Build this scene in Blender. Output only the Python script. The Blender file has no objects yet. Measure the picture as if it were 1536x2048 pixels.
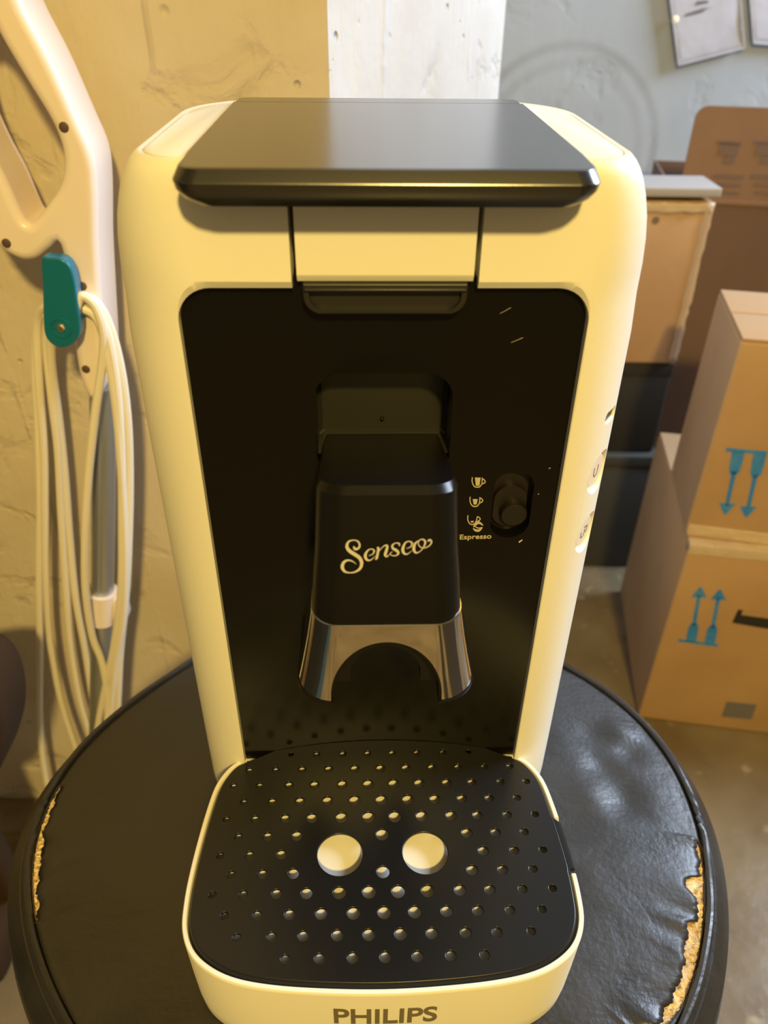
import bpy, bmesh, math, random
from mathutils import Vector, Matrix
random.seed(4)
scene = bpy.context.scene
R_ = math.radians

# ------------------------------------------------------------------ camera
CAM = Vector((0, 0, 0.77)); FPX = 1539.0
_p, _r = R_(35.3), R_(0.69)
FW = Vector((0, math.cos(_p), -math.sin(_p)))
_u = Vector((0, math.sin(_p), math.cos(_p))); _x = Vector((1, 0, 0))
RT = _x*math.cos(_r) + _u*math.sin(_r)
UP = _u*math.cos(_r) - _x*math.sin(_r)
cd = bpy.data.cameras.new('camera'); cam = bpy.data.objects.new('camera', cd)
scene.collection.objects.link(cam); scene.camera = cam
cam.matrix_world = Matrix(((RT.x, UP.x, -FW.x, CAM.x), (RT.y, UP.y, -FW.y, CAM.y), (RT.z, UP.z, -FW.z, CAM.z), (0, 0, 0, 1)))
cd.sensor_fit = 'VERTICAL'; cd.sensor_height = 34.6; cd.lens = FPX/2048*34.6
cd.clip_start = 0.01
cd.dof.use_dof = True; cd.dof.focus_distance = 0.30; cd.dof.aperture_fstop = 12

# ------------------------------------------------------------------ light
world = bpy.data.worlds.new('world'); scene.world = world; world.use_nodes = True
world.node_tree.nodes['Background'].inputs[0].default_value = (0.75, 0.86, 1.0, 1)
world.node_tree.nodes['Background'].inputs[1].default_value = 1.0

def light(kind, name, loc, energy, color, **kw):
    l = bpy.data.lights.new(name, kind); l.energy = energy; l.color = color
    for k, v in kw.items(): setattr(l, k, v)
    o = bpy.data.objects.new(name, l); o.location = loc; scene.collection.objects.link(o); return o
lamp = light('POINT', 'ceiling_bulb_light', (0.20, -0.98, 1.64), 112, (1.0, 0.70, 0.19), shadow_soft_size=0.055)
win = light('AREA', 'window_daylight', (1.66, 0.98, 1.52), 64, (0.68, 0.81, 1.0), shape='RECTANGLE', size=0.75, size_y=0.75)
win.rotation_euler = (0, R_(90), 0)          # shines towards -x

vs = scene.view_settings
vs.view_transform = 'Standard'; vs.look = 'None'; vs.gamma = 1; vs.exposure = 0.0; vs.use_curve_mapping = False

# ------------------------------------------------------------------ measuring helpers
def ray(u, v): return FW + RT*((u-768)/FPX) + UP*(-(v-1024)/FPX)
def on_z(u, v, z): d = ray(u, v); return CAM + d*((z-CAM.z)/d.z)
def on_y(u, v, y): d = ray(u, v); return CAM + d*(y/d.y)
MO = Vector((-.0005, .2265, .45)); MA = R_(1.9)          # coffee maker's base point and turn
MW = Matrix.Translation(MO) @ Matrix.Rotation(MA, 4, 'Z'); MI = MW.inverted()
def m_plane(u, v, pt, n):                                # on a plane given in the maker's own axes
    o = MI @ CAM; d = MI.to_3x3() @ ray(u, v); pt = Vector(pt); n = Vector(n)
    return o + d*((pt-o).dot(n)/d.dot(n))

# ------------------------------------------------------------------ materials
def mat(name, color, rough=.5, metal=0, spec=.5, coat=0, bump=None, var=None, ior=None, trans=0, alpha=1):
    m = bpy.data.materials.new(name); m.use_nodes = True; nt = m.node_tree; b = nt.nodes['Principled BSDF']
    b.inputs['Base Color'].default_value = (*color, 1); b.inputs['Roughness'].default_value = rough
    b.inputs['Metallic'].default_value = metal; b.inputs['Specular IOR Level'].default_value = spec
    b.inputs['Coat Weight'].default_value = coat; b.inputs['Coat Roughness'].default_value = .08
    if ior: b.inputs['IOR'].default_value = ior
    b.inputs['Transmission Weight'].default_value = trans; b.inputs['Alpha'].default_value = alpha
    tc = nt.nodes.new('ShaderNodeTexCoord')
    if var:   # (scale, other colour, low, high)
        n = nt.nodes.new('ShaderNodeTexNoise'); n.inputs['Scale'].default_value = var[0]; n.inputs['Detail'].default_value = 6
        nt.links.new(tc.outputs['Object'], n.inputs['Vector'])
        mr = nt.nodes.new('ShaderNodeMapRange'); mr.inputs[1].default_value = var[2]; mr.inputs[2].default_value = var[3]
        nt.links.new(n.outputs[0], mr.inputs[0])
        mx = nt.nodes.new('ShaderNodeMix'); mx.data_type = 'RGBA'; mx.inputs[6].default_value = (*color, 1); mx.inputs[7].default_value = (*var[1], 1)
        nt.links.new(mr.outputs[0], mx.inputs[0]); nt.links.new(mx.outputs[2], b.inputs['Base Color'])
    if bump:  # (scale, strength, distance)
        n = nt.nodes.new('ShaderNodeTexNoise'); n.inputs['Scale'].default_value = bump[0]; n.inputs['Detail'].default_value = 4
        nt.links.new(tc.outputs['Object'], n.inputs['Vector'])
        bp = nt.nodes.new('ShaderNodeBump'); bp.inputs['Strength'].default_value = bump[1]; bp.inputs['Distance'].default_value = bump[2]
        nt.links.new(n.outputs[0], bp.inputs['Height']); nt.links.new(bp.outputs[0], b.inputs['Normal'])
    return m
def nodes(m): return m.node_tree, m.node_tree.nodes, m.node_tree.links, m.node_tree.nodes['Principled BSDF']
def nn(nt, kind, **kw):
    n = nt.nodes.new(kind)
    for k, v in kw.items():
        if isinstance(k, str) and hasattr(n, k): setattr(n, k, v)
    return n
def math_node(nt, op, a, b=None, c=None):
    n = nt.nodes.new('ShaderNodeMath'); n.operation = op
    for i, v in enumerate((a, b, c)):
        if v is None: continue
        if isinstance(v, (int, float)): n.inputs[i].default_value = v
        else: nt.links.new(v, n.inputs[i])
    return n.outputs[0]

M = {}
M['white'] = mat('white_plastic', (.86, .84, .76), .42, bump=(900, .12, .0004))
M['white_smooth'] = mat('white_satin_plastic', (.86, .84, .76), .38)
M['mop'] = mat('mop_white_plastic', (.86, .76, .72), .3)
M['lid'] = mat('black_satin_lid', (.012, .012, .012), .2, spec=.9, coat=.4, bump=(2200, .05, .0002))
M['lid'].node_tree.nodes['Principled BSDF'].inputs['Coat Roughness'].default_value = .25
M['panel'] = mat('black_gloss_panel', (.0045, .004, .0035), .24, spec=.28)
M['black'] = mat('black_plastic', (.006, .0055, .005), .3, spec=.28)
M['grid'] = mat('black_drip_plate', (.009, .009, .010), .3, spec=.5)
M['knob'] = mat('slider_plastic', (.013, .010, .008), .38)
M['niche'] = mat('niche_plastic', (.020, .019, .016), .4)
M['handle_black'] = mat('handle_plastic', (.02, .019, .017), .4)
M['pale_flap'] = mat('pale_flap', (.36, .335, .32), .6)
M['tray_in'] = mat('tray_plastic', (.86, .84, .76), .55, spec=.25)
M['chrome'] = mat('chrome', (.78, .76, .74), .06, metal=1)
M['logo'] = mat('beige_print', (.56, .54, .48), .5)
M['icon'] = mat('pale_print', (.55, .50, .34), .5)
M['greyprint'] = mat('grey_print', (.16, .13, .08), .5)
M['button'] = mat('button_cream', (.80, .72, .60), .35)
M['foam'] = mat('torn_foam', (.86, .68, .42), .9, bump=(260, 1.0, .004), var=(120, (.66, .47, .25), .45, .65))
M['steel'] = mat('grey_metal_tube', (.42, .44, .47), .35, metal=.7)
M['brass'] = mat('brass_screw', (.75, .62, .38), .3, metal=1)
M['teal'] = mat('teal_plastic', (.006, .15, .24), .3)
M['cord'] = mat('cream_cord', (.86, .80, .68), .4)
M['card'] = mat('cardboard', (.50, .315, .165), .75, bump=(90, .15, .002), var=(6, (.43, .26, .13), .42, .62))
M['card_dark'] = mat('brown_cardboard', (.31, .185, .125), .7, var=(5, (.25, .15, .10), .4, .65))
M['card_shade'] = mat('shaded_brown_cardboard', (.19, .115, .08), .75, var=(5, (.16, .095, .065), .4, .65))  # darker copy of the brown cardboard, the body's shade put into its colour
M['ink'] = mat('blue_ink', (.03, .22, .70), .7, var=(60, (.06, .27, .66), .45, .6))
M['ink_dark'] = mat('dark_ink', (.20, .135, .12), .8)
M['tape'] = mat('clear_tape', (.62, .48, .33), .16, spec=.8, bump=(70, .9, .004))
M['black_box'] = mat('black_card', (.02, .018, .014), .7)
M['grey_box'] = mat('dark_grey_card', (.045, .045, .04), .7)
M['brown_dark'] = mat('dark_brown_matte', (.045, .026, .014), .9, spec=.1)
M['paper'] = mat('paper', (.46, .46, .58), .7)
M['film'] = mat('plastic_film', (.74, .74, .82), .14, spec=.8, bump=(14, .6, .006), alpha=.55)
M['purple'] = mat('blue_grey_print', (.16, .15, .17), .8)
M['dust'] = mat('dust', (.75, .65, .45), .6)

def leather():
    m = mat('black_leather', (.030, .026, .024), .42, spec=.75)
    nt, N, L, b = nodes(m); tc = nn(nt, 'ShaderNodeTexCoord')
    n1 = nn(nt, 'ShaderNodeTexNoise'); n1.inputs['Scale'].default_value = 420; n1.inputs['Detail'].default_value = 5
    n2 = nn(nt, 'ShaderNodeTexNoise'); n2.inputs['Scale'].default_value = 26; n2.inputs['Detail'].default_value = 6; n2.inputs['Distortion'].default_value = .8
    w = nn(nt, 'ShaderNodeTexNoise'); w.inputs['Scale'].default_value = 1; w.inputs['Detail'].default_value = 3
    mp = nn(nt, 'ShaderNodeMapping'); mp.inputs['Scale'].default_value = (60, 210, 60); mp.inputs['Rotation'].default_value = (0, 0, .35)
    L.new(tc.outputs['Object'], n1.inputs['Vector']); L.new(tc.outputs['Object'], n2.inputs['Vector'])
    L.new(tc.outputs['Object'], mp.inputs['Vector']); L.new(mp.outputs[0], w.inputs['Vector'])
    h = math_node(nt, 'ADD', math_node(nt, 'MULTIPLY', n1.outputs[0], .18), math_node(nt, 'MULTIPLY', n2.outputs[0], .9))
    h = math_node(nt, 'ADD', h, math_node(nt, 'MULTIPLY', w.outputs[0], .28))
    bp = nn(nt, 'ShaderNodeBump'); bp.inputs['Strength'].default_value = .55; bp.inputs['Distance'].default_value = .0022
    L.new(h, bp.inputs['Height']); L.new(bp.outputs[0], b.inputs['Normal'])
    mr = nn(nt, 'ShaderNodeMapRange'); mr.inputs[1].default_value = .35; mr.inputs[2].default_value = .7; mr.inputs[3].default_value = .34; mr.inputs[4].default_value = .52
    L.new(n2.outputs[0], mr.inputs[0]); L.new(mr.outputs[0], b.inputs['Roughness'])
    mx = nn(nt, 'ShaderNodeMix'); mx.data_type = 'RGBA'; mx.inputs[6].default_value = (.012, .0105, .009, 1); mx.inputs[7].default_value = (.027, .024, .022, 1)
    L.new(n2.outputs[0], mx.inputs[0]); L.new(mx.outputs[2], b.inputs['Base Color'])
    return m
M['leather'] = leather()

def concrete(name, c1, c2, ring=None, board=True, streak=1.0, rel=.8):
    m = mat(name, c1, .8, spec=.3); nt, N, L, b = nodes(m); tc = nn(nt, 'ShaderNodeTexCoord'); o = tc.outputs['Object']
    def noise(scale, detail=5, stretch=None, dist=0):
        n = nn(nt, 'ShaderNodeTexNoise'); n.inputs['Scale'].default_value = scale; n.inputs['Detail'].default_value = detail; n.inputs['Distortion'].default_value = dist
        if stretch:
            mp = nn(nt, 'ShaderNodeMapping'); mp.inputs['Scale'].default_value = stretch; L.new(o, mp.inputs['Vector']); L.new(mp.outputs[0], n.inputs['Vector'])
        else: L.new(o, n.inputs['Vector'])
        return n.outputs[0]
    def ramp(x, a, bb, lo=0., hi=1.):
        r = nn(nt, 'ShaderNodeMapRange'); r.inputs[1].default_value = a; r.inputs[2].default_value = bb; r.inputs[3].default_value = lo; r.inputs[4].default_value = hi
        L.new(x, r.inputs[0]); return r.outputs[0]
    big = noise(7, 6); fine = noise(160, 3); streaks = noise(1, 5, (95, 95, 9)); patch = noise(15, 7, None, .6); lumps = noise(30, 5, (1.4, 1.4, .55))
    vor = nn(nt, 'ShaderNodeTexVoronoi'); vor.inputs['Scale'].default_value = 48; vor.inputs['Randomness'].default_value = 1
    L.new(o, vor.inputs['Vector'])
    pits = math_node(nt, 'MULTIPLY', ramp(vor.outputs['Distance'], .04, .16, 1, 0), ramp(noise(9, 2), .52, .60))
    chip = ramp(patch, .58, .74)
    h = math_node(nt, 'MULTIPLY', fine, .10)
    h = math_node(nt, 'ADD', h, math_node(nt, 'MULTIPLY', streaks, .16*streak))
    h = math_node(nt, 'ADD', h, math_node(nt, 'MULTIPLY', lumps, .35))
    h = math_node(nt, 'SUBTRACT', h, math_node(nt, 'MULTIPLY', pits, .9))
    h = math_node(nt, 'SUBTRACT', h, math_node(nt, 'MULTIPLY', math_node(nt, 'MULTIPLY', chip, noise(75, 4)), 1.2))
    if board:   # ridges left between the shuttering boards
        sx = nn(nt, 'ShaderNodeSeparateXYZ'); L.new(o, sx.inputs[0])
        wob = math_node(nt, 'MULTIPLY', math_node(nt, 'SUBTRACT', noise(18, 4), .5), .006)
        fr = math_node(nt, 'PINGPONG', math_node(nt, 'ADD', math_node(nt, 'ADD', sx.outputs[0], .003), wob), .034)
        h = math_node(nt, 'ADD', h, math_node(nt, 'MULTIPLY', ramp(fr, 0, .0022, 1, 0), ramp(noise(20, 3), .45, .6, 0, .30)))
    bp = nn(nt, 'ShaderNodeBump'); bp.inputs['Strength'].default_value = rel; bp.inputs['Distance'].default_value = .006
    L.new(h, bp.inputs['Height']); L.new(bp.outputs[0], b.inputs['Normal'])
    mx = nn(nt, 'ShaderNodeMix'); mx.data_type = 'RGBA'; mx.inputs[6].default_value = (*c1, 1); mx.inputs[7].default_value = (*c2, 1)
    f = math_node(nt, 'ADD', ramp(big, .4, .75), math_node(nt, 'MULTIPLY', ramp(patch, .58, .7), .35)); f = math_node(nt, 'ADD', f, math_node(nt, 'MULTIPLY', pits, .5))
    f = math_node(nt, 'MINIMUM', f, 1.0); L.new(f, mx.inputs[0]); out = mx.outputs[2]
    if ring:    # a darker double ring on the wall
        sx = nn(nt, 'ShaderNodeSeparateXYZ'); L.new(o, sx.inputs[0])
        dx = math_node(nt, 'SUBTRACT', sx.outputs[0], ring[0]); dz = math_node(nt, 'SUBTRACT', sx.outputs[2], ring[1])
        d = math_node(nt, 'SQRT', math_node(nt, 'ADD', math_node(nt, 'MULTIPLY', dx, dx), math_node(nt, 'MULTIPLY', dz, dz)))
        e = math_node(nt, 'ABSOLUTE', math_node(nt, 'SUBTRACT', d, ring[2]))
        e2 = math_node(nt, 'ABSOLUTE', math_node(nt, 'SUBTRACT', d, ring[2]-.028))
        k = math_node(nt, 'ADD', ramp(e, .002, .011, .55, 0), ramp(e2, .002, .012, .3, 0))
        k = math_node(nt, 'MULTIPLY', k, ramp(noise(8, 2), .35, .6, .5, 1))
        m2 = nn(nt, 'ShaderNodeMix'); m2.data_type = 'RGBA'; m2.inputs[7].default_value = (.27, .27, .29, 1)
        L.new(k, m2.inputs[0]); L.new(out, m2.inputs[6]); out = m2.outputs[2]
    L.new(out, b.inputs['Base Color']); return m
M['wall_l'] = concrete('painted_concrete', (.64, .57, .49), (.56, .48, .36))
M['wall_p'] = concrete('painted_concrete_pier', (.64, .62, .60), (.52, .48, .43))
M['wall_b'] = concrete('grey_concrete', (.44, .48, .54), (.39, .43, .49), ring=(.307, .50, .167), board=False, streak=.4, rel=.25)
M['room'] = mat('room_plaster', (.16, .155, .145), .9)
def floor_mat():
    m = mat('brown_concrete_floor', (.30, .22, .12), .3, spec=.5); nt, N, L, b = nodes(m); tc = nn(nt, 'ShaderNodeTexCoord'); o = tc.outputs['Object']
    n = nn(nt, 'ShaderNodeTexNoise'); n.inputs['Scale'].default_value = 9; n.inputs['Detail'].default_value = 8; L.new(o, n.inputs['Vector'])
    n2 = nn(nt, 'ShaderNodeTexNoise'); n2.inputs['Scale'].default_value = 34; n2.inputs['Detail'].default_value = 6; L.new(o, n2.inputs['Vector'])
    cr = nn(nt, 'ShaderNodeValToRGB'); cr.color_ramp.elements[0].position = .35; cr.color_ramp.elements[0].color = (.15, .11, .06, 1)
    cr.color_ramp.elements[1].position = .7; cr.color_ramp.elements[1].color = (.25, .20, .125, 1); L.new(n.outputs[0], cr.inputs[0])
    mr = nn(nt, 'ShaderNodeMapRange'); mr.inputs[1].default_value = .64; mr.inputs[2].default_value = .74; mr.inputs[4].default_value = .7; L.new(n2.outputs[0], mr.inputs[0])
    mx = nn(nt, 'ShaderNodeMix'); mx.data_type = 'RGBA'; mx.inputs[7].default_value = (.45, .39, .27, 1); L.new(mr.outputs[0], mx.inputs[0]); L.new(cr.outputs[0], mx.inputs[6]); L.new(mx.outputs[2], b.inputs['Base Color'])
    r2 = nn(nt, 'ShaderNodeMapRange'); r2.inputs[3].default_value = .16; r2.inputs[4].default_value = .42; L.new(n.outputs[0], r2.inputs[0]); L.new(r2.outputs[0], b.inputs['Roughness'])
    bp = nn(nt, 'ShaderNodeBump'); bp.inputs['Strength'].default_value = .25; bp.inputs['Distance'].default_value = .003; L.new(n2.outputs[0], bp.inputs['Height']); L.new(bp.outputs[0], b.inputs['Normal'])
    return m
M['floor'] = floor_mat()

# ------------------------------------------------------------------ building helpers
COL = scene.collection
def link(name, me, material=None, parent=None, sharp=35, smooth=True):
    if material: me.materials.clear(); me.materials.append(M[material] if isinstance(material, str) else material)
    if smooth:
        for p in me.polygons: p.use_smooth = True
        me.set_sharp_from_angle(angle=R_(sharp))
    o = bpy.data.objects.new(name, me); COL.objects.link(o)
    if parent is not None: o.parent = parent
    return o
def from_bm(bm, name='m'):
    bmesh.ops.recalc_face_normals(bm, faces=bm.faces); me = bpy.data.meshes.new(name); bm.to_mesh(me); bm.free(); return me
def tag(o, label=None, cat=None, group=None, kind=None):
    for k, v in (('label', label), ('category', cat), ('group', group), ('kind', kind)):
        if v: o[k] = v
    return o
def empty(name, loc, rz=0):
    o = bpy.data.objects.new(name, None); o.location = loc; o.rotation_euler = (0, 0, rz); o.empty_display_size = .05; COL.objects.link(o); return o
def loft(loops, cap0=True, cap1=True, name='loft'):
    bm = bmesh.new(); vs_ = [[bm.verts.new(p) for p in lp] for lp in loops]; n = len(loops[0])
    for a, b in zip(vs_, vs_[1:]):
        for i in range(n): bm.faces.new((a[i], a[(i+1) % n], b[(i+1) % n], b[i]))
    if cap0: bm.faces.new(vs_[0][::-1])
    if cap1: bm.faces.new(vs_[-1])
    return from_bm(bm, name)
def box_bm(bm, lo, hi, mtx=None):
    vs_ = [bm.verts.new(Vector((x, y, z)) if mtx is None else mtx @ Vector((x, y, z))) for x in (lo[0], hi[0]) for y in (lo[1], hi[1]) for z in (lo[2], hi[2])]
    for f in ((0, 1, 3, 2), (4, 6, 7, 5), (0, 4, 5, 1), (2, 3, 7, 6), (0, 2, 6, 4), (1, 5, 7, 3)): bm.faces.new([vs_[i] for i in f])
def box(name, lo, hi, material, parent=None, bevel=0, seg=3, mtx=None):
    bm = bmesh.new(); box_bm(bm, lo, hi, mtx)
    if bevel: bmesh.ops.bevel(bm, geom=bm.edges[:], offset=bevel, segments=seg, affect='EDGES', profile=.5)
    return link(name, from_bm(bm, name), material, parent)
def evaluated(o):
    dg = bpy.context.evaluated_depsgraph_get(); dg.update(); return bpy.data.meshes.new_from_object(o.evaluated_get(dg), depsgraph=dg)
def cut(me, cutters):
    """boolean difference of mesh me with each cutter mesh"""
    o = bpy.data.objects.new('tmp', me); COL.objects.link(o); tmp = []
    for c in cutters:
        k = bpy.data.objects.new('tmpc', c); COL.objects.link(k); tmp.append(k)
        md = o.modifiers.new('b', 'BOOLEAN'); md.operation = 'DIFFERENCE'; md.solver = 'EXACT'; md.object = k
    out = evaluated(o)
    for k in tmp+[o]: bpy.data.objects.remove(k)
    return out
def wn(o):
    md = o.modifiers.new('wn', 'WEIGHTED_NORMAL'); md.keep_sharp = True; md.weight = 80; return o
def catmull(pts, per=8, closed=False):
    out = []; n = len(pts); pts = [Vector(p) for p in pts]
    rng = range(n) if closed else range(n-1)
    for i in rng:
        if closed: p0, p1, p2, p3 = pts[(i-1) % n], pts[i], pts[(i+1) % n], pts[(i+2) % n]
        else: p0, p1, p2, p3 = pts[max(i-1, 0)], pts[i], pts[i+1], pts[min(i+2, n-1)]
        for k in range(per):
            t = k/per
            out.append(.5*((2*p1)+(p2-p0)*t+(2*p0-5*p1+4*p2-p3)*t*t+(3*p1-p0-3*p2+p3)*t**3))
    if not closed: out.append(pts[-1])
    return out
def shape2d(outlines, extrude, bevel=0, res=2):
    """flat mesh in xy with holes (first outline outside, others inside), extruded both ways along z"""
    cu = bpy.data.curves.new('c', 'CURVE'); cu.dimensions = '2D'; cu.fill_mode = 'BOTH'; cu.extrude = extrude
    cu.bevel_depth = bevel; cu.bevel_resolution = res; cu.offset = -bevel
    for ol in outlines:
        s = cu.splines.new('POLY'); s.points.add(len(ol)-1); s.use_cyclic_u = True
        for p, q in zip(s.points, ol): p.co = (q[0], q[1], 0, 1)
    o = bpy.data.objects.new('c', cu); COL.objects.link(o); me = evaluated(o); bpy.data.objects.remove(o); return me
def xform(me, mtx): me.transform(mtx); return me
def to_xz(me, y=0, flip=1):   # xy drawing becomes an xz plate, drawing's z becomes -y
    me.transform(Matrix(((1, 0, 0, 0), (0, 0, -1, y), (0, 1, 0, 0), (0, 0, 0, 1)))); return me
def ribbon(bm, pts, wid, fn, per=7, th=.00025):
    """brush stroke of varying width; fn maps (x, y) to a 3D point and an outward normal"""
    P = catmull([(p[0], p[1], 0) for p in pts], per); W = catmull([(w, 0, 0) for w in wid], per); rows = []
    for i, p in enumerate(P):
        t = (P[min(i+1, len(P)-1)]-P[max(i-1, 0)]).normalized(); n = Vector((-t.y, t.x, 0)); w = max(W[i].x, 1e-5)/2
        row = []
        for s in (1, -1):
            q, nv = fn(p.x+n.x*w*s, p.y+n.y*w*s); row += [bm.verts.new(q), bm.verts.new(q+nv*th)]
        rows.append(row)
    for a, b in zip(rows, rows[1:]):
        for i, j in ((0, 1), (1, 3), (3, 2), (2, 0)): bm.faces.new((a[i], a[j], b[j], b[i]))
    for r in (rows[0], rows[-1]): bm.faces.new((r[0], r[1], r[3], r[2]))
def rrect(W, F, B, Rf, Rb, seg=10, mid=6, z=0.):
    """plan outline, counter-clockwise from front right: half width W, front y F, back y B"""
    pts = []
    def arc(cx, cy, r, a0, a1):
        for i in range(seg+1):
            a = R_(a0+(a1-a0)*i/seg); pts.append((cx+r*math.cos(a), cy+r*math.sin(a), z))
    def line():
        pass
    arc(W-Rf, F+Rf, Rf, -90, 0); a = pts[-1]; b = (W, B-Rb, z)
    for i in range(1, mid): pts.append(tuple(a[k]+(b[k]-a[k])*i/mid for k in range(3)))
    arc(W-Rb, B-Rb, Rb, 0, 90); a = pts[-1]; b = (-(W-Rb), B, z)
    for i in range(1, mid): pts.append(tuple(a[k]+(b[k]-a[k])*i/mid for k in range(3)))
    arc(-(W-Rb), B-Rb, Rb, 90, 180); a = pts[-1]; b = (-W, F+Rf, z)
    for i in range(1, mid): pts.append(tuple(a[k]+(b[k]-a[k])*i/mid for k in range(3)))
    arc(-(W-Rf), F+Rf, Rf, 180, 270); a = pts[-1]; b = (W-Rf, F, z)
    for i in range(1, mid): pts.append(tuple(a[k]+(b[k]-a[k])*i/mid for k in range(3)))
    return pts
def rr2(x0, x1, z0, z1, r, seg=8, rb=None):
    rb = r if rb is None else rb; pts = []
    for cx, cz, rr, a0 in ((x1-r, z1-r, r, 0), (x0+r, z1-r, r, 90), (x0+rb, z0+rb, rb, 180), (x1-rb, z0+rb, rb, 270)):
        if rr <= 0: pts.append((cx, cz)); continue
        for i in range(seg+1):
            a = R_(a0+90*i/seg); pts.append((cx+rr*math.cos(a), cz+rr*math.sin(a)))
    return pts
def tube(bm, pts, r, n=10, per=8, closed=False, taper=None):
    P = catmull(pts, per, closed); rings = []; up = Vector((.13, .21, .97)).normalized()
    for i, p in enumerate(P):
        t = (P[(i+1) % len(P)]-P[i-1]) if closed else (P[min(i+1, len(P)-1)]-P[max(i-1, 0)])
        t.normalize(); a = t.cross(Vector((0, -1, .02))).normalized(); b = t.cross(a); rr = r if taper is None else r*taper(i/(len(P)-1))
        rings.append([bm.verts.new(p+a*rr*math.cos(2*math.pi*k/n)+b*rr*math.sin(2*math.pi*k/n)) for k in range(n)])
    for i in range(len(rings)-(0 if closed else 1)):
        A, B = rings[i], rings[(i+1) % len(rings)]
        for k in range(n): bm.faces.new((A[k], A[(k+1) % n], B[(k+1) % n], B[k]))
    if not closed: bm.faces.new(rings[0][::-1]); bm.faces.new(rings[-1])
def lathe(profile, n=96, closed=False):
    bm = bmesh.new(); cols = []
    for k in range(n):
        a = 2*math.pi*k/n; cols.append([bm.verts.new((r*math.cos(a), r*math.sin(a), z)) for r, z in profile])
    m = len(profile)
    for k in range(n):
        A, B = cols[k], cols[(k+1) % n]
        for i in range(m if closed else m-1): bm.faces.new((A[i], B[i], B[(i+1) % m], A[(i+1) % m]))
    if not closed:
        bmesh.ops.remove_doubles(bm, verts=bm.verts, dist=1e-6)
    return from_bm(bm)
def text_mesh(s, size, extrude, offset=0, align='CENTER'):
    c = bpy.data.curves.new('t', 'FONT'); c.body = s; c.size = size; c.extrude = extrude; c.offset = offset; c.align_x = align
    o = bpy.data.objects.new('t', c); COL.objects.link(o); me = evaluated(o); bpy.data.objects.remove(o); return me

# ================================================================== the room
WY = .52                                                   # left wall plane
PC = on_y(656, 100, WY).x; P2 = on_y(1004, 100, .80).x      # pier: convex corner and far end
def wall(name, pts, z0, z1, material):
    bm = bmesh.new(); lo = [bm.verts.new((x, y, z0)) for x, y in pts]; hi = [bm.verts.new((x, y, z1)) for x, y in pts]; n = len(pts)
    for i in range(n): bm.faces.new((lo[i], lo[(i+1) % n], hi[(i+1) % n], hi[i]))
    bm.faces.new(lo[::-1]); bm.faces.new(hi)
    return tag(link(name, from_bm(bm), material, smooth=False), kind='structure')
H = 2.30
wall('wall_left', [(-1.5, WY), (PC, WY), (PC, WY+.08), (-1.5, WY+.08)], 0, H, 'wall_l')
wall('wall_pier', [(PC+.0002, WY), (P2, .80), (P2-.03, .86), (PC-.06, WY+.081)], 0, H, 'wall_p')
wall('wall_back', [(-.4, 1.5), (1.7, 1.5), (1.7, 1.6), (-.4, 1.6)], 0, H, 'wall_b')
wall('wall_side', [(-1.6, -2.0), (-1.5, -2.0), (-1.5, WY+.08), (-1.6, WY+.08)], 0, H, 'room')
wall('wall_front', [(-1.6, -2.1), (1.8, -2.1), (1.8, -2.0), (-1.6, -2.0)], 0, H, 'room')
# right wall with the high basement window
bm = bmesh.new()
for lo, hi in (((1.7, -2.0, 0), (1.8, .58, H)), ((1.7, 1.38, 0), (1.8, 1.6, H)), ((1.7, .58, 0), (1.8, 1.38, 1.12)), ((1.7, .58, 1.92), (1.8, 1.38, H))): box_bm(bm, lo, hi)
tag(link('wall_right', from_bm(bm), 'room', smooth=False), kind='structure')
bm = bmesh.new()
for lo, hi in (((1.73, .58, 1.12), (1.77, .62, 1.92)), ((1.73, 1.34, 1.12), (1.77, 1.38, 1.92)), ((1.73, .62, 1.12), (1.77, 1.34, 1.16)), ((1.73, .62, 1.88), (1.77, 1.34, 1.92)), ((1.735, .96, 1.16), (1.765, 1.0, 1.88))): box_bm(bm, lo, hi)
tag(link('window_1', from_bm(bm), 'white_smooth', smooth=False), kind='structure')
fl = box('floor', (-1.6, -2.1, -.05), (1.8, 1.6, 0), 'floor'); tag(fl, kind='structure')
for k_, (x0_, x1_, c_) in enumerate(((-1.35, -.80, (.012, .012, .014)), (-.80, -.66, (.03, .075, .13)), (.50, .62, (.012, .01, .009)), (.76, 1.2, (.03, .022, .016)))):   # floor mats added out of view, to put stripes in the chrome's reflection
    tag(box('reflection_mat_%d' % (k_+1), (x0_, -1.2, .0005), (x1_, .36 if x0_ < 0 else .10, .012), mat('added_floor_mat', c_, .8), None), kind='structure')
ce = box('ceiling', (-1.6, -2.1, H), (1.8, 1.6, H+.05), 'room'); tag(ce, kind='structure')

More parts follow.
